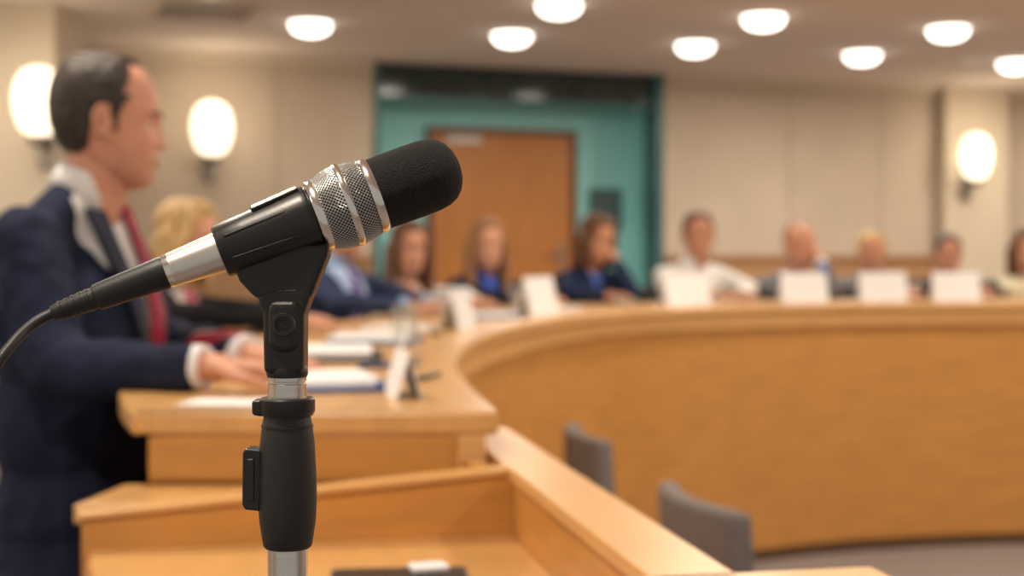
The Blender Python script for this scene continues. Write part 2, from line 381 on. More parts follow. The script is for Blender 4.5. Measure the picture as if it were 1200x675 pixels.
def papers(name, x, y, rz, w, h, t, m=PAPER, folder=None):
    e = empty(name, (x, y, T), rz)
    z = .0005
    if folder: box("folder", (.015, -.015, .004), (w+.03, h+.02, .007), folder, e, 0, .002); z = .0078
    for i in range(3):
        box("sheet_%d" % i, (random.uniform(-.006, .006), random.uniform(-.006, .006), z+t/3*(i+.5)), (w, h, t/3*.96), m, e, random.uniform(-.06, .06))
    return e
papers("paper_stack", -.335, 2.51, .25, .16, .23, .012, folder=BLUEF)
papers("paper_stack", -.43, 2.20, -.1, .15, .09, .004)
papers("paper_stack", -.43, 3.22, .1, .21, .30, .014, folder=DARKF)
papers("paper_stack", -.38, 3.85, .0, .21, .28, .008, folder=BLUEF)
papers("paper_stack", -.36, 4.50, -.2, .19, .24, .008)
papers("paper_stack", -.1, 5.3, -.3, .19, .24, .01, folder=BLUEF)
papers("paper_stack", .15, 6.0, -.6, .20, .22, .01)
def pen(x, y, rz, m):
    e = empty("ballpoint_pen", (x, y, T+.0055), rz)
    bm = bmesh.new(); p_cap(bm, (-.065, 0, 0), (.055, 0, 0), .005, .005); p_cap(bm, (.055, 0, 0), (.072, 0, 0), .004, .001); finish("barrel", bm, m, e, None, 0, True, recalc=False)
    box("clip", (-.045, 0, .0058), (.04, .003, .0015), METAL, e)
pen(-.155, 2.66, 1.3, DARKF); pen(-.25, 2.92, .4, BLUEF); pen(-.22, 4.1, -1.3, DARKF)
GL = mat("drinking_glass", (.9, .95, .95), .05, var=.01); GL.node_tree.nodes["Principled BSDF"].inputs["Transmission Weight"].default_value = .95
for x, y in ((-.27, 3.58), (-.22, 4.85), (.02, 5.72)):
    lathe("water_glass", [(0, 0), (.028, 0), (.034, .11), (.0325, .11), (.0268, .008), (0, .008)], GL, None, Matrix.Translation((x, y, T)), 28)
def tent(x, y, ang, w=.24, h=.155):
    e = bmesh.new(); d = .035 if h > .1 else .022; t = .0018
    for s in (1, -1):
        a = [(s*d, -w/2, 0), (s*d, w/2, 0), (0, w/2, h), (0, -w/2, h)]
        b = [(x_-s*t*1.0, y_, z_) for x_, y_, z_ in a]
        va = [e.verts.new(p) for p in a]; vb = [e.verts.new(p) for p in b]
        e.faces.new(va); e.faces.new(vb)
        for i in range(4): j = (i+1) % 4; e.faces.new((va[i], va[j], vb[j], vb[i]))
    return finish("name_card", e, PAPER, None, Matrix.Translation((x, y, T)) @ Matrix.Rotation(ang, 4, 'Z'))
for x, y, a in [(-.180, 2.34, .22), (-.235, 3.22, .1), (-.17, 4.5, -.25), (.10, 5.55, -.5), (.82, 6.72, -1.15), (1.43, 6.98, -1.35), (1.85, 7.1, -1.45), (2.24, 7.18, -1.53), (2.75, 7.25, -1.57)]:
    near = y < 3.5
    tent(x, y, a, .15 if near else .24 if y > 5 else .2, .075 if near else .15 if y > 5 else .12)

# ------------------------------------------------------------------ chairs
def uchair(x, y, rz):
    e = empty("upholstered_chair", (x, y, 0), rz)
    bm = bmesh.new(); n = 10
    z0, z1 = .50, .91; vs = []
    for i in range(n+1):
        t = -1+2*i/n; yy = .225*t; xx = -.24+.045*t*t
        vs.append([bm.verts.new((xx+dx - .04*(zz-.5), yy, zz)) for dx, zz in ((0, z0), (.065, z0), (.055, z1), (0.0, z1))])
    for a, b in zip(vs[:-1], vs[1:]):
        for k in range(4): bm.faces.new((a[k], a[(k+1) % 4], b[(k+1) % 4], b[k]))
    bm.faces.new(vs[0]); bm.faces.new(vs[-1])
    finish("backrest", bm, CHAIRG, e, None, .018, True, 3)
    box("seat", (.02, 0, .44), (.47, .47, .09), CHAIRG, e, 0, .025)
    bm = bmesh.new()
    for sx in (-.17, .2):
        for sy in (-.19, .19):
            p_cap(bm, (sx, sy, .4), (sx*1.15, sy*1.1, .012), .013, .011)
    for sy in (-.12, .12): p_cap(bm, (-.17, sy, .42), (-.225, sy, .56), .012, .012)
    finish("legs", bm, METAL, e, None, 0, True, recalc=False)
uchair(.61, 3.24, math.radians(14)); uchair(.42, 4.41, math.radians(9))
def ochair(x, y, rz, z=.45):
    e = empty("office_chair", (x, y, z), rz)
    box("seat", (-.02, 0, .415), (.44, .46, .08), CHAIRB, e, 0, .025)
    box("backrest", (-.235, 0, .68), (.05, .40, .30), CHAIRB, e, 0, .02)
    box("back_strut", (-.25, 0, .47), (.03, .07, .2), CHAIRB, e, 0, .005)
    lathe("gas_column", [(.03, .08), (.03, .25), (.02, .25), (.02, .38), (0, .38)], METAL, e, None, 20)
    bm = bmesh.new()
    for k in range(5):
        a = 2*math.pi*k/5; c, s = math.cos(a), math.sin(a)
        p_cap(bm, (.0, 0, .09), (.26*c, .26*s, .06), .022, .015); p_cap(bm, (.26*c-.01*s, .26*s+.01*c, .026), (.26*c+.01*s, .26*s-.01*c, .026), .025, .025)
    finish("star_base", bm, CHAIRB, e, None, 0, True, recalc=False)

# ------------------------------------------------------------------ people
def hand_parts(w, d, n, side, curl=.25, s=1.0):
    w = V(w); d = V(d).normalized(); n = V(n); n = (n-d*n.dot(d)).normalized(); l = d.cross(n)*side
    P = []
    offs = (.031, .0105, -.0105, -.030); lens = (.070, .079, .073, .057); rr = (.0092, .0095, .009, .008)
    for i in range(4):
        kn = w+(d*(.088-abs(offs[i]-.01)*.15)+l*offs[i])*s
        P.append(('c', w+(d*.008+l*offs[i]*.55)*s, kn, .0165*s, .0125*s))
        p = kn
        for j, fr in enumerate((.42, .33, .27)):
            a = curl*(.6+j*.9)
            dd = d*math.cos(a)-n*math.sin(a)+l*offs[i]*2.2
            q = p+dd.normalized()*lens[i]*fr*s
            P.append(('c', p, q, (rr[i]-j*.0007)*s, (rr[i]-.0006-j*.0007)*s)); p = q
    b = w+(d*.018+l*.018)*s; q = b+(d*.6+l*.75-n*.15).normalized()*.045*s
    P.append(('c', b, q, .0155*s, .0115*s)); r = q+(d*.85+l*.45-n*.15).normalized()*.034*s
    P.append(('c', q, r, .0112*s, .0098*s)); P.append(('c', r, r+(d*.95+l*.15-n*.2).normalized()*.024*s, .0098*s, .008*s))
    P.append(('c', w-d*.05*s, w+d*.012*s, .026*s, .024*s, .8))
    return P
# head: lofted skull with a real profile, features sculpted into the grid. rows = (z, x front, x back, half width)
HP = [(.1215, -.005, -.030, .012), (.118, .022, -.052, .030), (.110, .045, -.070, .046), (.095, .064, -.087, .060), (.07, .079, -.100, .071), (.045, .086, -.106, .0755), (.02, .0875, -.107, .0765),
      (.0, .083, -.104, .075), (-.02, .081, -.097, .072), (-.04, .0805, -.085, .0685), (-.06, .080, -.066, .0645), (-.078, .077, -.040, .059), (-.093, .0755, -.012, .050), (-.106, .070, .010, .038), (-.114, .060, .024, .024), (-.1165, .048, .034, .008)]
def hp(z):
    zs = [p[0] for p in HP]
    for i in range(len(HP)-1):
        if zs[i] >= z >= zs[i+1]:
            t = (zs[i]-z)/(zs[i]-zs[i+1])
            q = [HP[max(i-1, 0)], HP[i], HP[i+1], HP[min(i+2, len(HP)-1)]]
            out = []
            for k in (1, 2, 3):
                a, b, c, d = [p[k] for p in q]
                m1 = (c-a)/max(1e-6, (q[0][0]-q[2][0]))*(zs[i]-zs[i+1])
                m2 = (d-b)/max(1e-6, (q[1][0]-q[3][0]))*(zs[i]-zs[i+1])
                out.append((2*t**3-3*t*t+1)*b+(t**3-2*t*t+t)*m1+(-2*t**3+3*t*t)*c+(t**3-t*t)*m2)
            return out
    return HP[-1][1:]
G = lambda d, s: math.exp(-(d/s)**2)
def sculpt(x, y, z, fem=False):
    w = max(0, min(1, (x-.02)/.03)); ay = abs(y); d = 0
    d += -.0095*G(ay-.030, .0135)*G(z-.0005, .0095)
    d += (.0015 if fem else .0030)*G(ay-.024, .018)*G(z-.020, .006)
    d += .0045*G(ay-.042, .015)*G(z+.028, .014)-.0015*G(ay-.04, .014)*G(z+.062, .014)
    d += .0040*G(y, .024)*G(z+.066, .016)
    d += .0024*G(y, .016)*G(z+.0605, .0042)-.0028*G(y, .021)*G(z+.0665, .0022)+.0030*G(y, .015)*G(z+.073, .0048)-.0035*G(y, .02)*G(z+.0845, .005)+.0045*G(y, .015)*G(z+.099, .010)
    t = (.014-z)/.052
    if t > 0:
        if t < 1: a = .003+.021*t**1.15; s = .0065+.0035*t
        else: a = .024*max(0, 1-(t-1)/.16); s = .010
        d += a*G(y, s)
        if t < 1.1: d += .008*G(ay-.0125, .0055)*G(z+.033, .006)
    return x+d*w
def head_grid(rows=90, segs=96, fem=False, do=True):
    zt, zb = .1214, -.1164; g = []
    for i in range(rows+1):
        u = i/rows; z = zt+(zb-zt)*(.5-.5*math.cos(math.pi*u))*.6+(zb-zt)*u*.4
        xf, xb, hw = hp(z); cx = xb+(xf-xb)*(.42 if z > -.05 else .42-.1*min(1, (-.05-z)/.05)); row = []
        hw *= (.95 if fem else 1)
        for k in range(segs):
            a = 2*math.pi*k/segs; c, s = math.cos(a), math.sin(a)
            n = 2.25 if c > 0 else 2.05
            r = (abs(c)**n+abs(s)**n)**(-1/n)
            x = cx+(xf-cx if c > 0 else cx-xb)*c*r; y = hw*s*r
            if do: x = sculpt(x, y, z, fem)
            row.append(V((x, y, z)))
        g.append(row)
    return g
GRIDS = {}
def add_grid(bm, g):
    vs = [[bm.verts.new(p) for p in row] for row in g]; S = len(g[0])
    for a, b in zip(vs[:-1], vs[1:]):
        for k in range(S): bm.faces.new((a[k], a[(k+1) % S], b[(k+1) % S], b[k]))
    bm.faces.new(vs[0]); bm.faces.new(vs[-1])
def lerp_tab(tab, v):
    if v <= tab[0][0]: return tab[0][1]
    for (a, b), (c, d) in zip(tab[:-1], tab[1:]):
        if v <= c: return b+(d-b)*(v-a)/(c-a)
    return tab[-1][1]
def hairmask(x, y, z, style):
    off = {'receding': 0.0, 'short': .012, 'thin': -.05}[style]
    xl = lerp_tab([(-.05, .006), (-.02, .012), (.01, .016), (.035, .026), (.055, .044), (.08, .050), (.10, .050), (.125, .045)], z) + (off if z > .04 else off*.3)
    if z > .05: xl -= .018*min(1, max(0, (abs(y)-.018)/.015))*(1 if style != 'short' else .3)
    zl = lerp_tab([(-.11, -.060), (-.06, -.062), (-.034, -.045), (-.028, .015), (-.022, .024), (-.006, .024), (.0, -.018), (.02, -.022)], x)
    return min(xl-x, z-zl)
def hair_shell(style, seed=1, thick=.010):
    if 'h' not in GRIDS: GRIDS['h'] = head_grid(80, 110, do=False)
    g = GRIDS['h']; bm = bmesh.new(); S = 110
    C = V((-.012, 0, .02)); vs = {}; rnd = random.Random(seed)
    for i, row in enumerate(g):
        for k, p in enumerate(row):
            h = hairmask(p.x, p.y, p.z, style)+rnd.uniform(-.0015, .0015)
            if h > -.003:
                n = (p-C); n.normalize(); tk = thick*(.45+.55*min(1, max(0, (p.z-.02)/.06)))
                vs[i, k] = bm.verts.new(p+n*(.0008+tk*min(1, max(0, h)/.016)**.7))
    for i in range(len(g)-1):
        for k in range(S):
            q = [(i, k), (i, (k+1) % S), (i+1, (k+1) % S), (i+1, k)]
            if all(a in vs for a in q): bm.faces.new([vs[a] for a in q])
    top = [vs[0, k] for k in range(S) if (0, k) in vs]
    if len(top) == S: bm.faces.new(top)
    return bm

def head(par, loc, yaw, pitch, skin, hair, hm, s=1.0, voxel=.005, roll=0.0, male=True):
    M = Matrix.Translation(loc) @ Matrix.Rotation(yaw, 4, 'Z') @ Matrix.Rotation(pitch, 4, 'Y') @ Matrix.Rotation(roll, 4, 'X') @ Matrix.Diagonal((s, s, s, 1))
    if male not in GRIDS: GRIDS[male] = head_grid(fem=not male)
    bm = bmesh.new(); add_grid(bm, GRIDS[male])
    for sd in (-1, 1):
        p_cap(bm, (.0665, sd*.020, .0075), (.0655, sd*.031, .0098), .0028, .0030); p_cap(bm, (.0655, sd*.031, .0098), (.0580, sd*.044, .0055), .0030, .0028)
        p_cap(bm, (-.013, sd*.071, -.024), (-.015, sd*.074, .012), .008, .010)
        p_ell(bm, (-.012, sd*.0785, -.001), (.0145, .0042, .026), (0, .2, sd*.32))
        pv = None
        for i in range(11):
            a = R(-35+235*i/10)
            pt = V((-.012-.0165*math.sin(a), sd*(.0815+.0065*max(0, math.sin(a))), .002+.0275*math.cos(a)))
            if pv: p_cap(bm, pv, pt, .0038, .0038)
            pv = pt
        p_ell(bm, (-.005, sd*.079, -.027), (.0075, .0045, .0085)); p_ell(bm, (.001, sd*.077, -.004), (.004, .004, .008))
    nr = .055 if male else .045
    p_cap(bm, (-.022, 0, -.055), (-.046, 0, -.165), nr, nr+.004, 1, 32)
    p_cap(bm, (-.002, 0, -.075), (-.022, 0, -.165), nr-.014, nr-.006, 1, 32)
    o = finish("head", bm, skin, par, M, recalc=True, smooth=True)
    r = o.modifiers.new("rm", 'REMESH'); r.mode = 'VOXEL'; r.voxel_size = voxel; r.use_smooth_shade = True
    sm_ = o.modifiers.new("sm", 'SMOOTH'); sm_.iterations = 2; sm_.factor = .5
    bm = bmesh.new()
    for y in (-.0305, .0305): p_ell(bm, (.0610, y, .0005), (.0110, .0125, .0088))
    finish("eyes", bm, EYEW, par, M, 0, True, recalc=False)
    bm = bmesh.new()
    for y in (-.0298, .0298): p_ell(bm, (.0695, y, .0005), (.0034, .0060, .0060))
    finish("irises", bm, IRIS, par, M, 0, True, recalc=False)
    bm = bmesh.new()
    for sd in (-1, 1):
        p_cap(bm, (.0885, sd*.012, .0195), (.0840, sd*.028, .0235), .0030, .0036); p_cap(bm, (.0840, sd*.028, .0235), (.0695, sd*.047, .0200), .0036, .0022)
        p_cap(bm, (.0685, sd*.020, .0060), (.0680, sd*.031, .0080), .0012, .0015); p_cap(bm, (.0680, sd*.031, .0080), (.0600, sd*.044, .0035), .0015, .0010)
    finish("eyebrows", bm, hm, par, M, 0, True, recalc=False)
    bm = bmesh.new()
    for sd in (-1, 1):
        p_cap(bm, (.0835, 0, -.0625), (.0775, sd*.020, -.0660), .0030, .0012); p_cap(bm, (.0835, 0, -.0715), (.0775, sd*.019, -.0672), .0036, .0012)
    finish("lips", bm, LIP, par, M, 0, True, recalc=False)
    if hair in ('short', 'receding', 'thin'):
        o = finish("hair", hair_shell(hair), hm, par, M, 0, True)
        so = o.modifiers.new("so", 'SOLIDIFY'); so.thickness = .006; so.offset = -1
        sb = o.modifiers.new("sub", 'SUBSURF'); sb.levels = 1; sb.render_levels = 1
        d = o.modifiers.new("d", 'DISPLACE'); d.texture = LOCK; d.strength = .0045; d.mid_level = .5
        return
    C = ('e', (-.030, 0, .048), (.092, .084, .086))
    if hair == 'long':
        H = [C, ('e', (-.066, 0, -.06), (.050, .080, .13)), ('e', (.018, 0, .094), (.060, .064, .036))]
        for y in (-1, 1):
            H += [('c', (.042, y*.050, .080), (.026, y*.084, -.02), .022, .020), ('c', (.024, y*.086, -.02), (.03, y*.092, -.17), .022, .024), ('c', (-.03, y*.075, 0), (-.02, y*.09, -.18), .035, .034), ('c', (.03, y*.092, -.16), (.06, y*.085, -.25), .024, .012)]
    else:
        H = [C, ('e', (-.062, 0, -.035), (.054, .084, .09)), ('e', (.018, 0, .094), (.062, .066, .036))]
        for y in (-1, 1):
            H += [('c', (.042, y*.050, .080), (.022, y*.084, -.01), .024, .022), ('c', (.018, y*.088, -.01), (.02, y*.08, -.13), .026, .020), ('c', (-.03, y*.08, 0), (-.03, y*.082, -.13), .034, .028)]
    organic("hair", H, hm, voxel, 2, par, M, folds=.009, tex=LOCK)

def cuff(par, e, w, m, r=.033, back=.035, ln=.03):
    e = V(e); w = V(w); d = (w-e).normalized()
    q = V((0, 0, 1)).rotation_difference(d)
    M = Matrix.Translation(w-d*back) @ q.to_matrix().to_4x4()
    lathe("cuff", [(r-.006, 0), (r, 0), (r-.002, ln), (r-.005, ln)], m, par, M, 24)

def collar(par, c, lean, m, r=.062, hgt=.03, low=-.03, flare=.010, rz=0):
    bm = bmesh.new(); S = 40; rows = []
    for h, rr in ((low, r+flare), (hgt-.014, r+.001), (hgt, r-.001), (hgt, r-.005), (low, r+flare-.006)):
        rows.append([])
        for i in range(S+1):
            a = math.radians(10)+(2*math.pi-math.radians(20))*i/S
            dip = -.018*max(0, math.cos(a))**2 if h > 0 else -.012*max(0, math.cos(a))
            rows[-1].append(bm.verts.new((rr*math.cos(a), rr*.95*math.sin(a), h+dip)))
    for a, b in zip(rows, rows[1:]+rows[:1]):
        for i in range(S): bm.faces.new((a[i], a[i+1], b[i+1], b[i]))
    M = Matrix.Translation(c) @ Matrix.Rotation(rz, 4, 'Z') @ Matrix.Rotation(lean, 4, 'Y')
    finish("collar", bm, m, par, M, 0, True)

WHITEC = mat("white_cotton", (0.76, 0.77, 0.80), .8, var=.03)
BLUEC = mat("blue_cotton", (0.25, 0.38, 0.62), .8, var=.03)

def seated(name, x, y, face, s, om, skin, hair, hm, male=True, lean=.12, arms=None, hyaw=0, hpitch=.08, hroll=0, col=None, cf=None, z=.45, hs=None):
    e = empty(name, (x, y, z), face)
    hs = hs or (1.0 if male else .96)
    k = 1.0 if male else .88
    Hs = .99*s
    def lx(zz): return lean*(zz-.57)
    P = [('e', (-.02, 0, .57), (.14, .165, .115)), ('e', (lx(.72), 0, .72), (.115*k, .15*k, .17)), ('e', (lx(.86*s)+.01, 0, .86*s), (.120*k, .172*k, .17)),
         ('c', (lx(Hs)-.01, -.135*k, Hs-.035), (lx(Hs)-.01, .135*k, Hs-.035), .062, .062), ('c', (lx(Hs), 0, Hs-.02), (lx(Hs), 0, Hs+.03), .085, .056),
         ('c', (lx(Hs)-.01, .03, Hs+.008), (lx(Hs)-.01, .15*k, Hs-.03), .048, .045), ('c', (lx(Hs)-.01, -.03, Hs+.008), (lx(Hs)-.01, -.15*k, Hs-.03), .048, .045)]
    if not male:
        P += [('e', (lx(.83)+.075, .06, .83*s), (.055, .06, .06)), ('e', (lx(.83)+.075, -.06, .83*s), (.055, .06, .06))]
    for sd in (-1, 1):
        P += [('c', (0, sd*.09, .555), (.38, sd*.11, .55), .082, .062), ('c', (.38, sd*.11, .55), (.34, sd*.11, .12), .058, .042)]
    arms = arms or {}
    for sd in (-1, 1):
        sh = V((lx(Hs)-.01, sd*.175*k, Hs-.035))
        a = arms.get(sd)
        if a is None:
            el_ = V((.20+lx(Hs)*.5, sd*.235*k, .825)); wr = V((.42, sd*.085, .81)); hd = V((.95, -sd*.35, -.02)); hn = V((0, 0, 1)); cu = .22
        else: el_, wr, hd, hn, cu = [V(q) if isinstance(q, tuple) else q for q in a]
        P += [('c', sh, el_, .054*k, .046*k), ('c', el_, wr-(wr-el_).normalized()*.025, .045*k, .032*k)]
        nm = "hand_left" if sd > 0 else "hand_right"
        organic(nm, hand_parts(wr, hd, hn, -sd, cu, .97 if male else .9), skin, .0036, 1, e)
        if cf: cuff(e, el_, wr, cf, .036*k)
    organic("body", P, om, .011, 4, e, folds=.022)
    bm = bmesh.new()
    for sd in (-1, 1): p_cap(bm, (.31, sd*.11, .048), (.46, sd*.12, .038), .046, .036, 1.0)
    finish("shoes", bm, SHOE, e, None, 0, True, recalc=False)
    hz = Hs+.180*hs; hx = lx(hz)+.035
    head(e, (hx, 0, hz), hyaw, hpitch, skin, hair, hm, hs, .0042, hroll, male)
    if col: collar(e, (lx(Hs)+.004, 0, Hs+.055), .2, col, r=.066, low=-.04)
    ochair(x, y, face)
    return e
seated("seated_woman", -1.09, 4.34, R(-10), .885, outfit("black_jacket_pink_scarf", (.010, .010, .012), (.70, .66, .66), (.55, .12, .2), (.012, .012, .014), zV=.60, k=.25, tiew=.03), SKIN, 'bob', H_BLONDE, False, hyaw=R(-8), lean=.16)
seated("seated_man", -.72, 5.64, R(-28), .94, outfit("navy_suit_purple_tie", (.03, .045, .10), (.40, .52, .78), (.12, .05, .25), (.03, .04, .08), zV=.64, k=.30, tiew=.026), SKIN2, 'short', H_BROWN, True, col=BLUEC, cf=BLUEC, hyaw=R(-5), lean=.05)
seated("seated_woman", -.51, 6.27, R(-45), .87, outfit("white_sweater", (.76, .74, .74), (.62, .35, .26), None, (.03, .03, .05), zV=.78, k=.45), SKIN2, 'long', H_BROWN, False, hyaw=R(-20))
seated("seated_woman", -.17, 6.80, R(-52), .89, outfit("dark_top_blue", (.015, .02, .035), (.05, .1, .45), None, (.02, .02, .03), zV=.68, k=.22), SKIN, 'long', H_LBROWN, False, hyaw=R(-22))
chin = lambda sd: ((.33, sd*.12, .825), (.235, sd*.075, .98), (-.45, -sd*.25, .9), (.8, sd*.6, .2), .6)
seated("seated_woman", .34, 7.26, R(-62), .92, outfit("navy_dress", (.018, .03, .075), (.08, .16, .5), None, (.02, .02, .04), zV=.80, k=.28), SKIN2, 'bob', H_BROWN, False, arms={1: chin(1)}, hyaw=R(5), hpitch=.2, lean=.3)
seated("seated_man", .95, 7.58, R(-72), .935, outfit("white_shirt", (.74, .75, .74), (.68, .68, .68), (.5, .5, .52), (.05, .05, .06), zV=.7, k=.2), SKIN2, 'short', H_BROWN, True, col=WHITEC, hyaw=R(-15))
seated("seated_man", 1.53, 7.86, R(-78), .88, outfit("grey_suit_blue_shirt", (.15, .16, .19), (.12, .25, .6), None, (.1, .1, .12), zV=.66, k=.3), SKIN3, 'thin', H_GING, True, arms={1: chin(1)}, hyaw=R(0), hpitch=.15, lean=.25, cf=WHITEC)
seated("seated_man", 2.02, 8.1, R(-84), .86, outfit("grey_coat", (.17, .17, .18), (.5, .18, .16), None, (.1, .1, .1), zV=.66, k=.25), SKIN3, 'short', H_BLONDE, True, hyaw=R(-8), hs=.92)
seated("seated_man", 2.46, 8.12, R(-88), .845, outfit("black_suit", (.02, .022, .03), (.4, .1, .1), None, (.02, .02, .02), zV=.68, k=.22), SKIN2, 'short', H_DARK, True, hyaw=R(-8), hs=.92)
seated("seated_woman", 2.90, 8.1, R(-92), .865, outfit("cream_blouse", (.70, .66, .50), (.6, .35, .26), None, (.1, .1, .1), zV=.80, k=.4), SKIN2, 'bob', H_BROWN, False, hyaw=R(-10))

# ---- standing man
yaw = R(-8); mx, my = -.850, 2.775
sm = empty("standing_man", (mx, my, 0), yaw)
Minv = (Matrix.Translation((mx, my, 0)) @ Matrix.Rotation(yaw, 4, 'Z')).inverted()
def lw(p): return Minv @ V(p)
NAVY = (.014, .020, .047)
suit = outfit("navy_suit", NAVY, (.74, .75, .78), (.33, .02, .05), (.012, .016, .036), zV=1.20, k=.30, zT=.70, tiew=.027)
shR = V((-.01, -.188, 1.475)); shL = V((-.01, .188, 1.475))
elR = lw((-.80, 2.50, 1.250)); wrR = lw((-.505, 2.40, 1.262)); elL = lw((-.76, 2.99, 1.26)); wrL = lw((-.485, 2.68, 1.262))
nk = lw((-.832, 2.752, 1.545))
P = [('e', (0, 0, .95), (.160, .190, .16)), ('e', (-.005, 0, 1.13), (.150, .180, .19)), ('e', (.0, 0, 1.30), (.150, .192, .21)), ('e', (-.04, 0, 1.36), (.122, .186, .15)),
     ('e', (0, 0, .86), (.172, .202, .15)), ('c', (.01, -.07, .80), (.01, .07, .80), .15, .15),
     ('c', (-.018, -.150, 1.460), (-.018, .150, 1.460), .070, .070), ('c', (-.015, 0, 1.45), nk, .115, .066),
     ('c', nk+V((-.014, .026, .014)), (-.018, .160, 1.482), .046, .054), ('c', nk+V((-.014, -.026, .014)), (-.018, -.160, 1.482), .046, .054),
     ('c', shR, elR, .071, .061), ('c', elR, wrR-(wrR-elR).normalized()*.05, .061, .045),
     ('c', shL, elL, .071, .061), ('c', elL, wrL-(wrL-elL).normalized()*.05, .061, .045)]
for sd in (-1, 1):
    P += [('c', (0, sd*.085, .80), (.01, sd*.10, .50), .098, .073), ('c', (.01, sd*.10, .50), (-.02, sd*.11, .10), .070, .052)]
organic("body", P, suit, .009, 3, sm, folds=.032)
LAP = mat("lapel_navy", (.017, .024, .055), .7, var=.05)
for sd in (-1, 1):
    bm = bmesh.new()
    pts = [(.158, sd*.010, 1.17), (.162, sd*.060, 1.29), (.146, sd*.100, 1.39), (.060, sd*.090, 1.540), (.084, sd*.060, 1.535), (.150, sd*.040, 1.37)]
    vs = [bm.verts.new(p) for p in pts]; bm.faces.new(vs)
    o = finish("lapel", bm, LAP, sm); md = o.modifiers.new("s", 'SOLIDIFY'); md.thickness = .008; md.offset = 0
bm = bmesh.new(); rows = [(1.553, .094, .016), (1.530, .110, .022), (1.508, .116, .015), (1.44, .145, .025), (1.34, .168, .033), (1.20, .168, .035)]
vs = [[bm.verts.new((x_, -w_, z_)), bm.verts.new((x_+.010, 0, z_)), bm.verts.new((x_, w_, z_))] for z_, x_, w_ in rows]
for a, b in zip(vs[:-1], vs[1:]):
    for i in range(2): bm.faces.new((a[i], a[i+1], b[i+1], b[i]))
o = finish("tie", bm, mat("red_tie", (.30, .015, .05), .5, var=.2, vscale=60), sm, None, 0, True); md = o.modifiers.new("s", 'SOLIDIFY'); md.thickness = .006
# shirt front under the lapels
bm = bmesh.new(); rws_ = []
for z_, x_, w_ in ((1.560, .080, .036), (1.53, .094, .044), (1.49, .108, .046), (1.42, .138, .042), (1.33, .156, .032), (1.22, .156, .012)):
    rws_.append([bm.verts.new((x_-.018*(t*t), w_*t, z_)) for t in (-1, -.6, -.2, .2, .6, 1)])
for a, b in zip(rws_[:-1], rws_[1:]):
    for i in range(5): bm.faces.new((a[i], a[i+1], b[i+1], b[i]))
o = finish("shirt_front", bm, WHITEC, sm, None, 0, True); md = o.modifiers.new("s", 'SOLIDIFY'); md.thickness = .006; md.offset = 0
bm = bmesh.new()
for sd in (-1, 1): p_cap(bm, (-.03, sd*.11, .05), (.17, sd*.13, .04), .05, .038)
finish("shoes", bm, SHOE, sm, None, 0, True, recalc=False)
dR = (Minv.to_3x3() @ V((.97, -.06, -.03))); dLh = (Minv.to_3x3() @ V((.80, -.6, -.05)))
organic("hand_right", hand_parts(wrR, dR, (0, 0, 1), 1, .55, 1.02), SKIN3, .0028, 1, sm)
organic("hand_left", hand_parts(wrL, dLh, (0, 0, 1), -1, .45, 1.02), SKIN3, .0028, 1, sm)
cuff(sm, elR, wrR, WHITEC, .040, .060, .045); cuff(sm, elL, wrL, WHITEC, .040, .060, .045)
hl = lw((-.776, 2.76, 1.703))
collar(sm, lw((-.820, 2.752, 1.586)), .36, WHITEC, .065, .024, -.030, .008, R(18))
head(sm, hl, R(23), .02, SKIN3, 'receding', H_DARK, 1.05, .0026, 0, True)

# ------------------------------------------------------------------ microphone
K = .00051
C0 = V((-.1425, .85, 1.464)); el, az = R(20.5), R(10)
ax = V((math.cos(el)*math.cos(az), math.sin(az)*math.cos(el), math.sin(el))).normalized()
zq = V((0, 0, 1)).rotation_difference(ax)
MM = Matrix.Translation(C0) @ zq.to_matrix().to_4x4()
mic = empty("microphone"); mic.matrix_world = MM
def pl(pts): return [(r*K, s*K) for s, r in pts]
lathe("foam_windscreen", pl([(129, 41), (131, 43), (150, 43.6), (175, 43.8), (195, 43.5), (208, 41.5), (218, 37), (226, 29.5), (231, 20), (233.5, 10), (234, 0)]), FOAM, mic, None, 72)
lathe("front_ring", pl([(119, 40), (120, 44.5), (122, 45.5), (127, 45.2), (130, 44), (131, 40)]), RINGM, mic, None, 64)
gp = [(60, 41.5), (66, 44), (72, 46.2), (78, 47.8), (84, 48.7), (90, 49), (96, 48.8), (102, 48.2), (108, 47.2), (114, 45.9), (120, 44)]
lathe("grille_core", pl([(s, r-2.4) for s, r in gp]), INNER, mic, None, 48)
bm = bmesh.new(); S = 64; rows = []
def gr(s):
    for (a, ra), (b, rb) in zip(gp[:-1], gp[1:]):
        if a <= s <= b: return ra+(rb-ra)*(s-a)/(b-a)
    return gp[-1][1]
NR = 26
for i in range(NR+1):
    s = 60+60*i/NR; r = gr(s)*K
    rows.append([bm.verts.new((r*math.cos(2*math.pi*(k+.5*i)/S), r*math.sin(2*math.pi*(k+.5*i)/S), s*K)) for k in range(S)])
for i in range(NR-1):
    for k in range(S):
        a = rows[i][k]; b = rows[i+1][k]; c = rows[i+1][(k-1) % S]; d = rows[i+2][(k-1) % S]
        try: bm.faces.new((a, b, d, c))
        except ValueError: pass
o = finish("grille_mesh", bm, WIRE, mic, None, 0, True)
w = o.modifiers.new("w", 'WIREFRAME'); w.thickness = .00066; w.use_replace = True; w.use_even_offset = False
lathe("middle_ring", pl([(89, 46), (89, 50), (91, 51.2), (95, 51.2), (97, 49.8), (97, 46)]), RINGM, mic, None, 64)
lathe("rear_ring", pl([(51, 34), (52, 41), (54, 42.5), (59, 42.8), (62, 42), (63, 38)]), RINGM, mic, None, 64)
lathe("collar_neck", pl([(40, 30), (40, 36), (51, 38), (51, 30)]), BLACKP, mic, None, 48)
lathe("body_tube", pl([(-126, 17), (-125, 19.5), (-120, 20), (-65, 24), (0, 26), (45, 30), (45, 0)]), METALB, mic, None, 64)
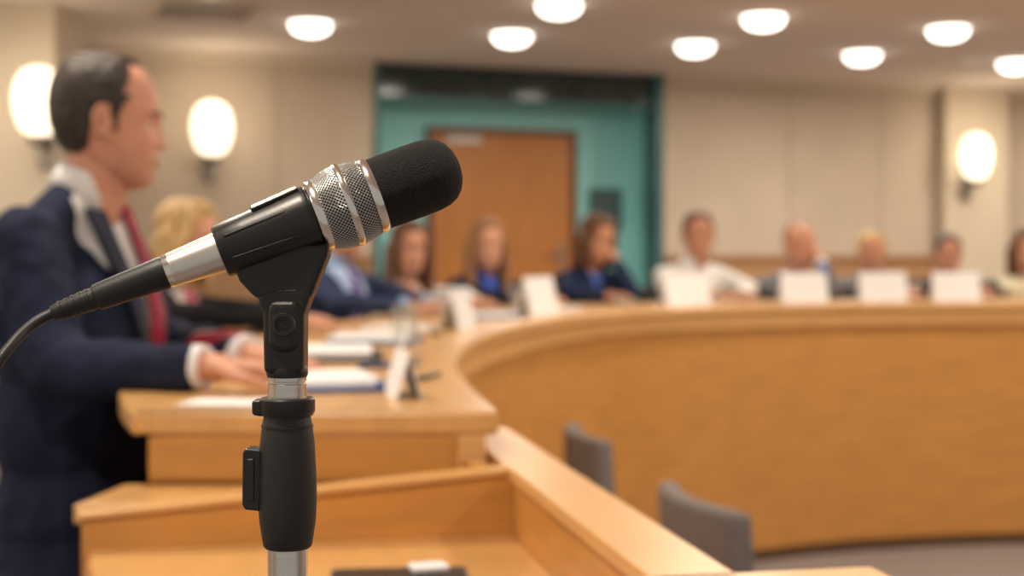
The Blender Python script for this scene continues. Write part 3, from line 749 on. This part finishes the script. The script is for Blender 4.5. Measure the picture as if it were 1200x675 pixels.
lathe("body_band", pl([(-131, 14), (-131, 19), (-126, 19.8), (-124, 20), (-124, 14)]), RINGM, mic, None, 48)
lathe("cable_connector", pl([(-266, 6), (-266, 8.5), (-255, 10.5), (-225, 12.6), (-216, 13), (-214, 15), (-205, 16), (-150, 18.6), (-135, 19.4), (-131, 18.6), (-131, 10)]), BLACKR, mic, None, 48)
for i in range(5): lathe("strain_rib_%d" % i, pl([(-258+i*8, 9+i*.6), (-257+i*8, 11.2+i*.5), (-254+i*8, 11.4+i*.5), (-253+i*8, 9+i*.6)]), BLACKR, mic, None, 32)
cu = bpy.data.curves.new("cable", 'CURVE'); cu.dimensions = '3D'; cu.bevel_depth = 6.2*K; cu.bevel_resolution = 6
sp = cu.splines.new('NURBS')
cend = C0 + ax*(-264*K); cd = -ax
cpts = [cend, cend+cd*.012, V((-.285, .80, 1.398)), V((-.300, .79, 1.37)), V((-.312, .79, 1.32)), V((-.325, .80, 1.22)), V((-.34, .84, .9)), V((-.36, .9, .4)), V((-.36, .9, .08)), V((-.33, .80, .008)), V((-.15, .55, .006)), V((.15, .35, .006)), V((.5, .0, .006))]
sp.points.add(len(cpts)-1)
for p, c in zip(sp.points, cpts): p.co = (*c, 1)
sp.use_endpoint_u = True; sp.order_u = 4
co = bpy.data.objects.new("cable", cu); cu.materials.append(BLACKR); link(co, mic); co.matrix_parent_inverse = MM.inverted()

# ------------------------------------------------------------------ stand + clip
std = empty("microphone_stand", (0, 0, 0))
bm = bmesh.new(); S = 44; rws = []
up = (zq.inverted() @ V((0, .35, 1))); ua = math.atan2(up.y, up.x)
gap = R(20)
for (s, ri, ro) in ((-66, 26, 29.5), (-63, 25, 31), (-30, 27, 33.5), (10, 29.5, 36.5), (40, 33, 39.5), (48, 34, 39.5), (50, 34.5, 38.5)):
    rw = []
    for i in range(S+1):
        a = ua+gap+(2*math.pi-2*gap)*i/S
        rw.append((bm.verts.new((ro*K*math.cos(a), ro*K*math.sin(a), s*K)), bm.verts.new((ri*K*math.cos(a), ri*K*math.sin(a), s*K))))
    rws.append(rw)
for a, b in zip(rws[:-1], rws[1:]):
    for i in range(S):
        for q in (0, 1): bm.faces.new((a[i][q], a[i+1][q], b[i+1][q], b[i][q]))
    for i in (0, S): bm.faces.new((a[i][0], a[i][1], b[i][1], b[i][0]))
for rw in (rws[0], rws[-1]):
    for i in range(S): bm.faces.new((rw[i][0], rw[i+1][0], rw[i+1][1], rw[i][1]))
finish("clip_sleeve", bm, BLACKP, std, MM, .0006, True)
def micbox(name, s0, s1, ang, r0, r1, wid, m):
    bm = bmesh.new(); c, s_ = math.cos(ang), math.sin(ang)
    e1 = V((c, s_, 0)); e2 = V((-s_, c, 0))
    vs = []
    for ss, ra in ((s0, r0), (s1, r1)):
        for dr_, dw in ((-5, -1), (-5, 1), (0, 1), (0, -1)):
            p = e1*((ra+dr_)*K)+e2*(dw*wid*K)+V((0, 0, ss*K)); vs.append(bm.verts.new(p))
    a, b = vs[:4], vs[4:]
    bm.faces.new(a); bm.faces.new(b)
    for i in range(4): bm.faces.new((a[i], a[(i+1) % 4], b[(i+1) % 4], b[i]))
    return finish(name, bm, m, std, MM, .0008)
cam_side = zq.inverted() @ V((0, -1, 0)); ca = math.atan2(cam_side.y, cam_side.x)
upl = zq.inverted() @ V((0, 0, 1)); uu = math.atan2(upl.y, upl.x); sg = 1 if math.sin(uu-ca) > 0 else -1
micbox("clip_tab_upper", -15, 44, ca+sg*R(68), 38.5, 43.0, 7, BLACKP)
micbox("clip_rib_front", -55, 20, ca+sg*R(25), 33, 38.0, 1.6, BLACKP)
micbox("clip_rib_lower", -55, 44, ca-sg*R(25), 33, 40.3, 1.6, BLACKP)
def px(x, y, d=.85): return V(((x-600)*d/1667, d, 1.45-(y-300)*d/1667))
SX = (336-600)*.85/1667
def extr(name, pts, th, m, bev=.002, yoff=0.0):
    bm = bmesh.new(); f = [px(*p) for p in pts]
    a = [bm.verts.new((p.x, p.y-th/2+yoff, p.z)) for p in f]; b = [bm.verts.new((p.x, p.y+th/2+yoff, p.z)) for p in f]
    bm.faces.new(a); bm.faces.new(b)
    for i in range(len(a)): j = (i+1) % len(a); bm.faces.new((a[i], a[j], b[j], b[i]))
    return finish(name, bm, m, std, None, bev, False, 3)
extr("clip_saddle", [(276, 312), (284, 330), (297, 344), (306, 352), (366, 352), (374, 330), (386, 300), (388, 284), (360, 285), (320, 298), (290, 306)], .022, BLACKP, .004)
extr("swivel_fork", [(304, 346), (311, 366), (312, 437), (358, 437), (359, 368), (368, 342), (350, 336), (320, 338)], .0235, BLACKP, .0035)
extr("swivel_cheek", [(319, 352), (317, 372), (318, 402), (326, 412), (347, 412), (354, 402), (355, 372), (354, 352)], .029, BLACKP, .004)
scM = Matrix.Translation(px(337, 379)) @ Matrix.Rotation(R(90), 4, 'X')
lathe("pivot_bolt", [(0, .0165), (.0045, .0165), (.0048, .0178), (.0066, .0178), (.0070, .0165), (.0070, -.0165), (0, -.0165)], BLACKR, std, scM, 32)
bm = bmesh.new(); add_box(bm, (0, 0, 0), (.006, .0006, .0012)); finish("bolt_slot", bm, BLACKP, std, Matrix.Translation(px(337, 379)+V((0, -.0168, 0))) @ Matrix.Rotation(R(35), 4, 'Y'))
def zl(name, prof, m, segs=48, cx=336):
    x0 = (cx-600)*.85/1667
    return lathe(name, [(r*K, 1.45-(y-300)*.85/1667) for y, r in prof], m, std, Matrix.Translation((x0, .85, 0)), segs)
zl("swivel_base", [(428, 0), (428, 22), (431, 24), (438, 24.5), (442, 23), (442, 0)], BLACKP)
zl("ferrule", [(440, 0), (440, 20), (442, 22.5), (446, 22.5), (447, 21), (449, 21), (450, 22.3), (468, 22.3), (468, 0)], METAL)
zl("grip_collar", [(466, 0), (466, 30), (468, 32.5), (482, 32.5), (487, 30), (488, 0)], BLACKP)
zl("height_grip", [(486, 0), (486, 27), (500, 29.5), (520, 32), (560, 34), (590, 34.2), (612, 33), (628, 30.5), (640, 28.5), (643, 26), (643, 0)], BLACKR)
zl("grip_seam", [(498, 29), (498, 30.4), (500.5, 30.6), (500.5, 29)], BLACKP)
extr("clutch_tab", [(296, 468), (296, 486), (310, 488), (310, 468)], .012, BLACKP, .002)
extr("clutch_lever", [(286, 528), (285, 590), (288, 596), (306, 598), (308, 526), (290, 524)], .016, BLACKP, .003)
extr("clutch_inset", [(291, 536), (291, 586), (300, 586), (300, 536)], .0175, BLACKR, .001)
zl("stand_tube", [(640, 0), (640, 23.5), (700, 23.5), (1500, 23.5), (1500, 0)], METAL)
lathe("outer_tube", [(0, .03), (.0155, .03), (.0155, .80), (.017, .805), (.017, .86), (.0135, .87), (0, .87)], BLACKP, std, Matrix.Translation((SX, .85, 0)), 32)
lathe("round_base", [(0, 0), (.14, 0), (.145, .006), (.142, .016), (.12, .022), (.03, .03), (.02, .04), (0, .04)], BLACKR, std, Matrix.Translation((SX, .85, 0)), 64)

# ------------------------------------------------------------------ world, camera
w = bpy.data.worlds.new("world"); scene.world = w; w.use_nodes = True
w.node_tree.nodes["Background"].inputs[0].default_value = (1, .90, .78, 1); w.node_tree.nodes["Background"].inputs[1].default_value = .38
cam = bpy.data.cameras.new("camera"); co = bpy.data.objects.new("camera", cam); link(co); scene.camera = co
cam.lens = 50; cam.sensor_width = 36; co.location = (0, 0, 1.45)
co.rotation_euler = (R(90)-math.atan(37.5/1667), 0, 0)
cam.dof.use_dof = True; cam.dof.focus_distance = .845; cam.dof.aperture_fstop = 5.3
cam.clip_start = .05; cam.clip_end = 60
scene.view_settings.view_transform = 'Standard'
